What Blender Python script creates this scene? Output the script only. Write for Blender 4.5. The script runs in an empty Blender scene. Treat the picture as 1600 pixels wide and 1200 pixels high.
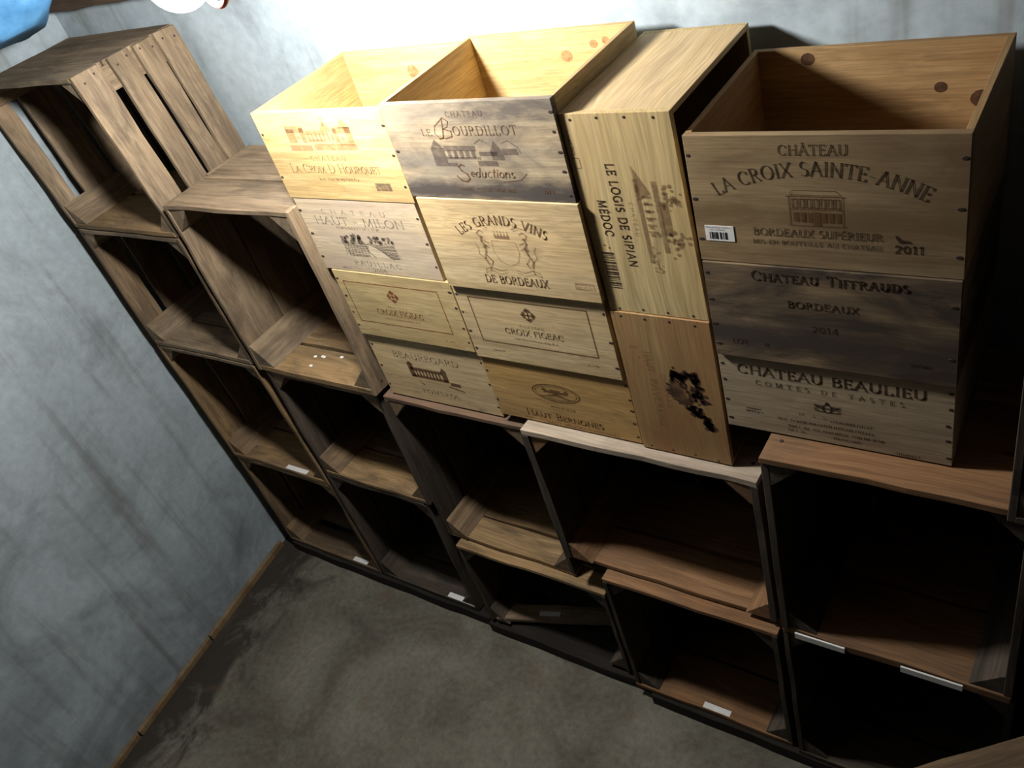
import bpy, bmesh, math, random
from mathutils import Vector, Matrix, noise

S = bpy.context.scene
COL = S.collection
random.seed(7)

# ------------------------------------------------------------------ camera, world, light, exposure
cam_d = bpy.data.cameras.new('camera'); cam = bpy.data.objects.new('camera', cam_d); COL.objects.link(cam)
F = 1332.04
cam_d.sensor_fit = 'HORIZONTAL'; cam_d.sensor_width = 36.0; cam_d.lens = 36.0 * F / 1600.0
cam_d.clip_start = 0.02; cam_d.clip_end = 50
# rows: image right, image down, view direction expressed on the room's axes
r_, d_, f_ = (0.81412754, 0.51403273, -0.27012351), (0.15497072, -0.64063966, -0.75204049), (-0.55962526, 0.57039564, -0.60122241)
cam.matrix_world = Matrix(((r_[0], -d_[0], -f_[0], 0.0), (r_[1], -d_[1], -f_[1], -0.96),
                           (r_[2], -d_[2], -f_[2], 2.0), (0, 0, 0, 1)))
S.camera = cam
W = bpy.data.worlds.new('world'); S.world = W; W.use_nodes = True
W.node_tree.nodes['Background'].inputs[0].default_value = (0.55, 0.72, 1.0, 1)
W.node_tree.nodes['Background'].inputs[1].default_value = 0.003
S.view_settings.view_transform = 'Standard'; S.view_settings.look = 'None'
S.view_settings.gamma = 1.0; S.view_settings.use_curve_mapping = False
S.view_settings.exposure = 0.0
BULB = (-1.085, -0.195, 1.846)
BULB_W = 57.0
FLOOR_Z = 0.0

# ------------------------------------------------------------------ materials
MATS = {}
def nt(name):
    m = bpy.data.materials.new(name); m.use_nodes = True
    n = m.node_tree.nodes; n.clear()
    o = n.new('ShaderNodeOutputMaterial'); b = n.new('ShaderNodeBsdfPrincipled')
    m.node_tree.links.new(b.outputs[0], o.inputs[0])
    return m, n, m.node_tree.links, b
def ramp(n, stops):
    r = n.new('ShaderNodeValToRGB'); e = r.color_ramp.elements
    while len(e) < len(stops): e.new(0.5)
    for i, (p, c) in enumerate(stops):
        e[i].position = p; e[i].color = (c[0], c[1], c[2], 1) if not isinstance(c, (int, float)) else (c, c, c, 1)
    return r
def scaled(n, l, src, sc, off=(0, 0, 0)):
    m = n.new('ShaderNodeMapping'); m.inputs['Scale'].default_value = sc; m.inputs['Location'].default_value = off
    l.new(src, m.inputs[0]); return m.outputs[0]
def nz(n, l, vec, sc=1.0, det=4, rough=0.55, dist=0.0):
    t = n.new('ShaderNodeTexNoise'); t.inputs['Scale'].default_value = sc; t.inputs['Detail'].default_value = det
    t.inputs['Roughness'].default_value = rough; t.inputs['Distortion'].default_value = dist
    l.new(vec, t.inputs['Vector']); return t.outputs['Fac']
def mix(n, l, fac, a, b, mode='MIX'):
    m = n.new('ShaderNodeMix'); m.data_type = 'RGBA'; m.blend_type = mode
    for k, v in ((0, fac), (6, a), (7, b)):
        if hasattr(v, 'node'): l.new(v, m.inputs[k])
        else: m.inputs[k].default_value = v if k == 0 else (v[0], v[1], v[2], 1)
    return m.outputs[2]
def wood(name, light, dark, dirt=(0.05, 0.045, 0.04), dirt_amt=0.3, dirt_scale=7.0, rough=0.75, grain=1.0, bump=0.25, blotch=None, spec=0.25, band=None):
    """plank timber: streaks along the plank, growth figure, soil in patches"""
    m, n, l, b = nt(name)
    if name.startswith('pine'): dark = [v * 0.84 for v in dark]
    a = n.new('ShaderNodeAttribute'); a.attribute_name = 'gpos'
    tint = n.new('ShaderNodeAttribute'); tint.attribute_name = 'tint'
    g = a.outputs['Vector']
    warp = nz(n, l, scaled(n, l, g, (3.0, 9, 9)), 1.0, 3)
    addv = n.new('ShaderNodeVectorMath'); addv.operation = 'MULTIPLY_ADD'
    cmb = n.new('ShaderNodeCombineXYZ'); l.new(warp, cmb.inputs[1])
    l.new(cmb.outputs[0], addv.inputs[0]); addv.inputs[1].default_value = (0, 0.05, 0); l.new(g, addv.inputs[2])
    gv = addv.outputs[0]
    streak = nz(n, l, scaled(n, l, gv, (2.2, 75 * grain, 75 * grain)), 1.0, 5, 0.62)
    fine = nz(n, l, scaled(n, l, gv, (9, 330, 330)), 1.0, 2, 0.6)
    broad = nz(n, l, scaled(n, l, gv, (2.5, 16 * grain, 16 * grain)), 1.0, 3, 0.5)
    r1 = ramp(n, [(0.34, 0.0), (0.66, 1.0)]); l.new(streak, r1.inputs[0])
    c = mix(n, l, r1.outputs[0], light, dark)
    r2 = ramp(n, [(0.35, 0.0), (0.7, 0.75)]); l.new(broad, r2.inputs[0])
    mid = [0.55 * (x + y) * k for x, y, k in zip(light, dark, (1.05, 0.98, 0.9))]
    c = mix(n, l, r2.outputs[0], c, mid)
    r3 = ramp(n, [(0.3, 0.70), (0.7, 1.14)]); l.new(fine, r3.inputs[0])
    c = mix(n, l, 1.0, c, r3.outputs[0], 'MULTIPLY')
    rt = ramp(n, [(0.0, 0.62), (1.0, 1.25)]); l.new(tint.outputs['Fac'], rt.inputs[0])
    c = mix(n, l, 1.0, c, rt.outputs[0], 'MULTIPLY')
    if blotch:
        bl = nz(n, l, scaled(n, l, g, (blotch[2] * 0.7, blotch[2] * 2, blotch[2] * 2)), 1.0, 3, 0.5, 0.4)
        rb = ramp(n, [(0.48, 0.0), (0.66, blotch[1])]); l.new(bl, rb.inputs[0])
        c = mix(n, l, rb.outputs[0], c, blotch[0])
    ds = nz(n, l, scaled(n, l, g, (dirt_scale * 0.55, dirt_scale * 1.7, dirt_scale * 1.7), (3.1, 1.7, 0.4)), 1.0, 6, 0.66, 0.6)
    rd = ramp(n, [(0.46 - 0.07 * dirt_amt, 0.0), (0.68 - 0.08 * dirt_amt, min(1.0, dirt_amt))]); l.new(ds, rd.inputs[0])
    c = mix(n, l, rd.outputs[0], c, dirt)
    if band:   # a stain with a ragged edge running along the board: (height, half width, amount, colour)
        tc = n.new('ShaderNodeTexCoord'); sp = n.new('ShaderNodeSeparateXYZ'); l.new(tc.outputs['Object'], sp.inputs[0])
        e = nz(n, l, scaled(n, l, tc.outputs['Object'], (14, 10, 45)), 1.0, 6, 0.65, 0.4)
        u = n.new('ShaderNodeMath'); u.operation = 'SUBTRACT'; l.new(sp.outputs[2], u.inputs[0]); u.inputs[1].default_value = band[0]
        v = n.new('ShaderNodeMath'); v.operation = 'ABSOLUTE'; l.new(u.outputs[0], v.inputs[0])
        w = n.new('ShaderNodeMath'); w.operation = 'MULTIPLY_ADD'; l.new(v.outputs[0], w.inputs[0]); w.inputs[1].default_value = -0.5 / band[1]; l.new(e, w.inputs[2])
        rb2 = ramp(n, [(-0.0, 0.0), (0.42, band[2])]); l.new(w.outputs[0], rb2.inputs[0])
        c = mix(n, l, rb2.outputs[0], c, band[3])
    l.new(c, b.inputs['Base Color'])
    b.inputs['Roughness'].default_value = rough; b.inputs['Specular IOR Level'].default_value = spec
    bp = n.new('ShaderNodeBump'); bp.inputs['Strength'].default_value = bump; bp.inputs['Distance'].default_value = 0.0015
    l.new(streak, bp.inputs['Height']); l.new(bp.outputs[0], b.inputs['Normal'])
    MATS[name] = m; return m
def plain(name, col, rough=0.7, metal=0.0, spec=0.3, noise_amt=0.0, noise_scale=60):
    m, n, l, b = nt(name)
    if noise_amt:
        tc = n.new('ShaderNodeTexCoord'); f = nz(n, l, tc.outputs['Object'], noise_scale, 4)
        r = ramp(n, [(0.3, [c * (1 - noise_amt) for c in col]), (0.7, [min(1, c * (1 + noise_amt)) for c in col])])
        l.new(f, r.inputs[0]); l.new(r.outputs[0], b.inputs['Base Color'])
    else: b.inputs['Base Color'].default_value = (*col, 1)
    b.inputs['Roughness'].default_value = rough; b.inputs['Metallic'].default_value = metal; b.inputs['Specular IOR Level'].default_value = spec
    MATS[name] = m; return m
def ink(name, col, cover=0.9, wear=0.35):
    """stamped ink that has worn thin in places"""
    m, n, l, b = nt(name)
    tc = n.new('ShaderNodeTexCoord'); f = nz(n, l, tc.outputs['Object'], 90, 5, 0.7)
    r = ramp(n, [(0.34, cover * (1 - wear)), (0.55, cover)]); l.new(f, r.inputs[0])
    l.new(r.outputs[0], b.inputs['Alpha'])
    b.inputs['Base Color'].default_value = (*col, 1); b.inputs['Roughness'].default_value = 0.8; b.inputs['Specular IOR Level'].default_value = 0.1
    MATS[name] = m; return m

OLD = (0.055, 0.042, 0.032)
wood('crate_grey', (0.345, 0.26, 0.17), (0.175, 0.125, 0.078), OLD, 0.6, 9, 0.85, 0.8, 0.5)
wood('crate_brown', (0.29, 0.205, 0.12), (0.14, 0.09, 0.052), OLD, 0.6, 9, 0.85, 0.8, 0.5)
wood('crate_tan', (0.40, 0.275, 0.14), (0.21, 0.13, 0.062), OLD, 0.6, 9, 0.85, 0.8, 0.5)
wood('crate_red', (0.33, 0.19, 0.095), (0.17, 0.085, 0.04), OLD, 0.5, 6, 0.85, 0.8, 0.5)
wood('crate_shade', (0.06, 0.048, 0.04), (0.025, 0.02, 0.017), (0.012, 0.01, 0.009), 0.6, 6, 0.9, 0.8, 0.5)  # near-black base boards: the shade inside the crates put into their colour
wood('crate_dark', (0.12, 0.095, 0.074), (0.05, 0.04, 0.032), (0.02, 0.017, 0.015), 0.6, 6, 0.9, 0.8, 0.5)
wood('crate_pale', (0.46, 0.39, 0.31), (0.29, 0.235, 0.18), (0.13, 0.10, 0.08), 0.5, 7, 0.85, 0.8, 0.5)
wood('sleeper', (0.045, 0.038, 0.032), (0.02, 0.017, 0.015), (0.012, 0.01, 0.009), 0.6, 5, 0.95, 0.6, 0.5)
wood('ceiling_wood', (0.16, 0.11, 0.075), (0.07, 0.046, 0.03), OLD, 0.5, 4, 0.9, 0.6, 0.5)
wood('pine_yellow', (0.68, 0.50, 0.24), (0.56, 0.385, 0.155), (0.30, 0.19, 0.09), 0.45, 6, 0.6, 0.6, 0.12)
wood('pine_pale', (0.66, 0.52, 0.31), (0.53, 0.39, 0.20), (0.34, 0.25, 0.15), 0.45, 6, 0.6, 0.6, 0.12)
wood('pine_cream', (0.66, 0.55, 0.38), (0.55, 0.43, 0.28), (0.42, 0.33, 0.25), 0.6, 6, 0.6, 0.6, 0.12, blotch=((0.44, 0.34, 0.27), 0.6, 9))
wood('pine_olive', (0.60, 0.47, 0.245), (0.49, 0.365, 0.17), (0.36, 0.25, 0.13), 0.4, 6, 0.6, 0.6, 0.12)
wood('pine_honey', (0.58, 0.385, 0.155), (0.45, 0.275, 0.10), (0.25, 0.155, 0.07), 0.5, 7, 0.6, 0.6, 0.12)
wood('pine_red', (0.41, 0.28, 0.13), (0.33, 0.21, 0.09), (0.27, 0.125, 0.055), 0.7, 6, 0.65, 0.7, 0.12)
wood('pine_grey', (0.47, 0.385, 0.27), (0.36, 0.29, 0.195), (0.24, 0.18, 0.12), 0.5, 8, 0.7, 0.7, 0.15)
wood('pine_tan', (0.40, 0.305, 0.175), (0.29, 0.205, 0.108), (0.15, 0.09, 0.05), 0.75, 6, 0.65, 0.5, 0.12, blotch=((0.20, 0.135, 0.07), 0.5, 5), band=(0.078, 0.024, 0.75, (0.16, 0.105, 0.05)))
wood('pine_stained', (0.47, 0.375, 0.245), (0.33, 0.255, 0.16), (0.095, 0.08, 0.068), 0.95, 7, 0.8, 0.8, 0.25, blotch=((0.205, 0.175, 0.135), 0.95, 6), band=(0.012, 0.030, 0.95, (0.055, 0.046, 0.042)))
wood('pine_mouldy', (0.31, 0.225, 0.135), (0.20, 0.14, 0.085), (0.05, 0.038, 0.03), 0.95, 9, 0.85, 0.8, 0.25, blotch=((0.10, 0.075, 0.052), 0.9, 8), band=(0.045, 0.035, 0.9, (0.055, 0.042, 0.035)))
wood('pine_orange', (0.45, 0.30, 0.145), (0.33, 0.20, 0.088), (0.22, 0.115, 0.045), 0.5, 6, 0.65, 0.5, 0.12)
plain('nail', (0.05, 0.035, 0.028), 0.6, 0.3)
wood('crate_rust', (0.21, 0.135, 0.09), (0.11, 0.068, 0.045), OLD, 0.6, 9, 0.85, 0.8, 0.5, blotch=((0.20, 0.115, 0.065), 0.6, 8))
plain('knot_dark', (0.07, 0.032, 0.015), 0.6, 0, 0.3, 0.4, 150)
plain('knot', (0.33, 0.175, 0.075), 0.6, 0, 0.3, 0.4, 150)
plain('paper', (0.72, 0.72, 0.70), 0.8, 0, 0.2, 0.06, 120)
plain('droppings', (0.8, 0.8, 0.78), 0.8)
plain('black_plastic', (0.02, 0.02, 0.022), 0.45)
plain('red_plastic', (0.75, 0.22, 0.17), 0.35, 0, 0.5)
ink('ink_dark', (0.045, 0.028, 0.02), 0.92, 0.3)
ink('ink_brown', (0.13, 0.07, 0.035), 0.85, 0.35)
ink('ink_rust', (0.24, 0.075, 0.03), 0.75, 0.4)
ink('ink_fade', (0.22, 0.13, 0.07), 0.6, 0.5)
ink('ink_red', (0.36, 0.20, 0.10), 0.6, 0.4)
ink('ink_leaf', (0.05, 0.028, 0.024), 0.85, 0.5)
ink('ink_grey', (0.10, 0.075, 0.065), 0.6, 0.5)
ink('ink_black', (0.02, 0.018, 0.018), 0.95, 0.1)

def wall_mat():
    m, n, l, b = nt('limewashed_wall')
    tc = n.new('ShaderNodeTexCoord'); p = tc.outputs['Object']
    big = nz(n, l, scaled(n, l, p, (1.6, 1.6, 1.6)), 1.0, 5, 0.6, 0.6)
    run = nz(n, l, scaled(n, l, p, (13, 13, 0.9)), 1.0, 4, 0.6, 0.2)
    fine = nz(n, l, p, 45, 4, 0.6)
    r = ramp(n, [(0.28, (0.33, 0.39, 0.43)), (0.5, (0.385, 0.45, 0.495)), (0.74, (0.43, 0.50, 0.55))]); l.new(big, r.inputs[0])
    rr = ramp(n, [(0.30, (0.60, 0.57, 0.52)), (0.46, (0.94, 0.94, 0.93)), (0.6, (1, 1, 1)), (0.78, (1.06, 1.07, 1.08))]); l.new(run, rr.inputs[0])
    c = mix(n, l, 1.0, r.outputs[0], rr.outputs[0], 'MULTIPLY')
    rf = ramp(n, [(0.3, 0.88), (0.7, 1.08)]); l.new(fine, rf.inputs[0])
    c = mix(n, l, 1.0, c, rf.outputs[0], 'MULTIPLY')
    # tide patches, thickened towards the floor to paint in the bulb's falloff
    damp_shade = nz(n, l, scaled(n, l, p, (2.6, 2.6, 3.2), (1.3, 0.2, 4.0)), 1.0, 5, 0.65, 1.0)
    sep = n.new('ShaderNodeSeparateXYZ'); l.new(p, sep.inputs[0])
    h = n.new('ShaderNodeMapRange'); h.inputs[1].default_value = 1.3; h.inputs[2].default_value = 0.0; h.inputs[3].default_value = 0.0; h.inputs[4].default_value = 0.19
    l.new(sep.outputs[2], h.inputs[0])
    ad = n.new('ShaderNodeMath'); l.new(damp_shade, ad.inputs[0]); l.new(h.outputs[0], ad.inputs[1])
    rd = ramp(n, [(0.54, 0.0), (0.84, 0.7)]); l.new(ad.outputs[0], rd.inputs[0])
    c = mix(n, l, rd.outputs[0], c, (0.12, 0.135, 0.145))
    l.new(c, b.inputs['Base Color']); b.inputs['Roughness'].default_value = 0.92; b.inputs['Specular IOR Level'].default_value = 0.15
    bp = n.new('ShaderNodeBump'); bp.inputs['Strength'].default_value = 0.35; bp.inputs['Distance'].default_value = 0.003
    l.new(nz(n, l, p, 14, 6, 0.6), bp.inputs['Height']); l.new(bp.outputs[0], b.inputs['Normal'])
    MATS['wall'] = m
wall_mat()
def floor_mat():
    m, n, l, b = nt('stained_concrete')
    tc = n.new('ShaderNodeTexCoord'); p = tc.outputs['Object']
    big = nz(n, l, p, 3.2, 5, 0.62, 0.5); fine = nz(n, l, p, 60, 5, 0.65)
    r = ramp(n, [(0.34, (0.095, 0.087, 0.069)), (0.5, (0.16, 0.150, 0.120)), (0.66, (0.215, 0.205, 0.170))]); l.new(big, r.inputs[0])
    rf = ramp(n, [(0.3, 0.75), (0.7, 1.15)]); l.new(fine, rf.inputs[0])
    c = mix(n, l, 1.0, r.outputs[0], rf.outputs[0], 'MULTIPLY')
    # wet dirt that has crept out from the foot of the left wall
    sep = n.new('ShaderNodeSeparateXYZ'); l.new(p, sep.inputs[0])
    dx = n.new('ShaderNodeMath'); dx.operation = 'MULTIPLY_ADD'; l.new(sep.outputs[1], dx.inputs[0]); dx.inputs[1].default_value = 0.1316; l.new(sep.outputs[0], dx.inputs[2])
    mr = n.new('ShaderNodeMapRange'); mr.inputs[1].default_value = -2.24; mr.inputs[2].default_value = -1.86; mr.inputs[3].default_value = 0.37; mr.inputs[4].default_value = -0.05
    l.new(dx.outputs[0], mr.inputs[0])
    e = nz(n, l, scaled(n, l, p, (7, 5, 5), (0.3, 0.9, 0)), 1.0, 6, 0.68, 0.8)
    ad = n.new('ShaderNodeMath'); l.new(mr.outputs[0], ad.inputs[0]); l.new(e, ad.inputs[1])
    rd = ramp(n, [(0.62, 0.0), (0.80, 0.9)]); l.new(ad.outputs[0], rd.inputs[0])
    c = mix(n, l, rd.outputs[0], c, (0.034, 0.029, 0.025))
    rust = nz(n, l, scaled(n, l, p, (6, 6, 6), (4.3, 0.9, 0)), 1.0, 4, 0.6, 0.5)
    rr = ramp(n, [(0.58, 0.0), (0.72, 0.55)]); l.new(rust, rr.inputs[0])
    c = mix(n, l, rr.outputs[0], c, (0.13, 0.088, 0.052))
    l.new(c, b.inputs['Base Color']); b.inputs['Roughness'].default_value = 0.85; b.inputs['Specular IOR Level'].default_value = 0.2
    bp = n.new('ShaderNodeBump'); bp.inputs['Strength'].default_value = 0.4; bp.inputs['Distance'].default_value = 0.004
    l.new(nz(n, l, p, 30, 6, 0.65), bp.inputs['Height']); l.new(bp.outputs[0], b.inputs['Normal'])
    MATS['floor'] = m
floor_mat()
def bulb_mat():
    m, n, l, b = nt('lit_bulb')
    b.inputs['Base Color'].default_value = (1, 1, 1, 1)
    b.inputs['Emission Color'].default_value = (1.0, 0.975, 0.925, 1)
    area = 4 * math.pi * 0.044 ** 2
    b.inputs['Emission Strength'].default_value = BULB_W / (area * math.pi)
    MATS['bulb'] = m
bulb_mat()
def tarp_mat():
    m, n, l, b = nt('blue_plastic_sheet')
    tc = n.new('ShaderNodeTexCoord'); f = nz(n, l, tc.outputs['Object'], 25, 5, 0.6)
    r = ramp(n, [(0.3, (0.06, 0.20, 0.42)), (0.7, (0.12, 0.34, 0.62))]); l.new(f, r.inputs[0]); l.new(r.outputs[0], b.inputs['Base Color'])
    b.inputs['Roughness'].default_value = 0.5
    MATS['tarp'] = m
tarp_mat()

# ------------------------------------------------------------------ mesh helpers
class Mesh:
    """collects planks, prisms and discs; build() links them as one mesh object"""
    def __init__(self, mats):
        self.bm = bmesh.new(); self.mats = mats
        self.g = self.bm.verts.layers.float_vector.new('gpos'); self.t = self.bm.verts.layers.float.new('tint')
    def plank(self, lo, hi, axis, jit=0.0, tint=None, seg=None, mat=0, ends=0.0):
        ax = 'xyz'.index(axis); o = [i for i in range(3) if i != ax]
        L = hi[ax] - lo[ax]; seg = seg or (max(2, int(L / 0.05)) if jit else 1)
        off = Vector((random.uniform(0, 40), random.uniform(0, 40), random.uniform(0, 40)))
        tint = random.uniform(0.25, 0.75) if tint is None else tint
        sd = random.uniform(0, 100); rings = []
        for i in range(seg + 1):
            u = i / seg; ring = []
            for k, (a, b) in enumerate(((0, 0), (1, 0), (1, 1), (0, 1))):
                p = [0, 0, 0]; p[ax] = lo[ax] + L * u
                p[o[0]] = hi[o[0]] if a else lo[o[0]]; p[o[1]] = hi[o[1]] if b else lo[o[1]]
                if jit:
                    for q, s in ((o[0], a), (o[1], b)):
                        d = jit * (noise.noise(Vector((p[ax] * 9, sd + 13 * s + 31 * q, 0))) * 0.9 + noise.noise(Vector((p[ax] * 45, sd + 7 * s + 5 * q, 3))) * 0.5)
                        thin = (hi[q] - lo[q]) < 0.02
                        p[q] += (d if not thin else d * 0.12)
                    if ends and i in (0, seg): p[ax] += random.uniform(-ends, ends)
                v = self.bm.verts.new(p); v[self.g] = Vector((p[ax], p[o[0]], p[o[1]])) + off; v[self.t] = tint
                ring.append(v)
            rings.append(ring)
        fs = []
        for i in range(seg):
            for k in range(4):
                fs.append(self.bm.faces.new((rings[i][k], rings[i][(k + 1) % 4], rings[i + 1][(k + 1) % 4], rings[i + 1][k])))
        fs.append(self.bm.faces.new(rings[0][::-1])); fs.append(self.bm.faces.new(rings[-1]))
        for f in fs: f.material_index = mat
    def prism(self, pts, a0, a1, axis, mat=0, tint=None):
        """polygon pts (in the two other axes, in xyz order) swept along axis"""
        ax = 'xyz'.index(axis); o = [i for i in range(3) if i != ax]
        off = Vector((random.uniform(0, 40), random.uniform(0, 40), random.uniform(0, 40)))
        tint = random.uniform(0.25, 0.75) if tint is None else tint
        rr = []
        for a in (a0, a1):
            ring = []
            for q in pts:
                p = [0, 0, 0]; p[ax] = a; p[o[0]], p[o[1]] = q
                v = self.bm.verts.new(p); v[self.g] = Vector((p[ax], p[o[0]], p[o[1]])) + off; v[self.t] = tint; ring.append(v)
            rr.append(ring)
        n = len(pts)
        for k in range(n): self.bm.faces.new((rr[0][k], rr[0][(k + 1) % n], rr[1][(k + 1) % n], rr[1][k])).material_index = mat
        self.bm.faces.new(rr[0][::-1]).material_index = mat; self.bm.faces.new(rr[1]).material_index = mat
    def disc(self, c, r, axis, sign, h=0.0006, mat=1, n=9, sx=1.0):
        """a low nail head or knot lying on a face that looks along axis*sign"""
        ax = 'xyz'.index(axis); o = [i for i in range(3) if i != ax]
        off = Vector((random.uniform(0, 9), 0, 0)); rr = []
        for q, s in ((-0.0008, 1.0), (h, 0.9)):
            ring = []
            for k in range(n):
                an = 2 * math.pi * k / n; p = list(c); p[ax] += sign * q
                p[o[0]] += r * s * sx * math.cos(an); p[o[1]] += r * s * math.sin(an)
                v = self.bm.verts.new(p); v[self.g] = Vector(p) + off; v[self.t] = 0.5; ring.append(v)
            rr.append(ring)
        for k in range(n): self.bm.faces.new((rr[0][k], rr[0][(k + 1) % n], rr[1][(k + 1) % n], rr[1][k])).material_index = mat
        self.bm.faces.new(rr[1]).material_index = mat
    def shear(self, z0, z1, dx):
        for v in self.bm.verts: v.co.x += dx * (v.co.z - z0) / (z1 - z0)
    def build(self, name, parent=None, origin=(0, 0, 0), bevel=0.0, smooth=False):
        bmesh.ops.recalc_face_normals(self.bm, faces=self.bm.faces[:])
        if parent is None and origin == (0, 0, 0): pass
        for v in self.bm.verts: v.co -= Vector(origin)
        me = bpy.data.meshes.new(name); self.bm.to_mesh(me); self.bm.free()
        for m in self.mats: me.materials.append(MATS[m])
        if smooth: me.shade_smooth()
        o = bpy.data.objects.new(name, me); COL.objects.link(o)
        if parent is not None: o.parent = parent
        else: o.location = origin
        if bevel:
            b = o.modifiers.new('edge', 'BEVEL'); b.width = bevel; b.segments = 2; b.limit_method = 'ANGLE'; b.angle_limit = math.radians(50)
        return o
def thing(name, label, cat, loc, group=None, rotz=0.0):
    o = bpy.data.objects.new(name, None); COL.objects.link(o); o.location = loc; o.rotation_euler = (0, 0, rotz)
    o.empty_display_size = 0.05
    o['label'] = label; o['category'] = cat
    if group: o['group'] = group
    return o
def tag(o, label, cat, group=None):
    o['label'] = label; o['category'] = cat
    if group: o['group'] = group
    return o
def struct(o): o['kind'] = 'structure'; return o

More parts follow.
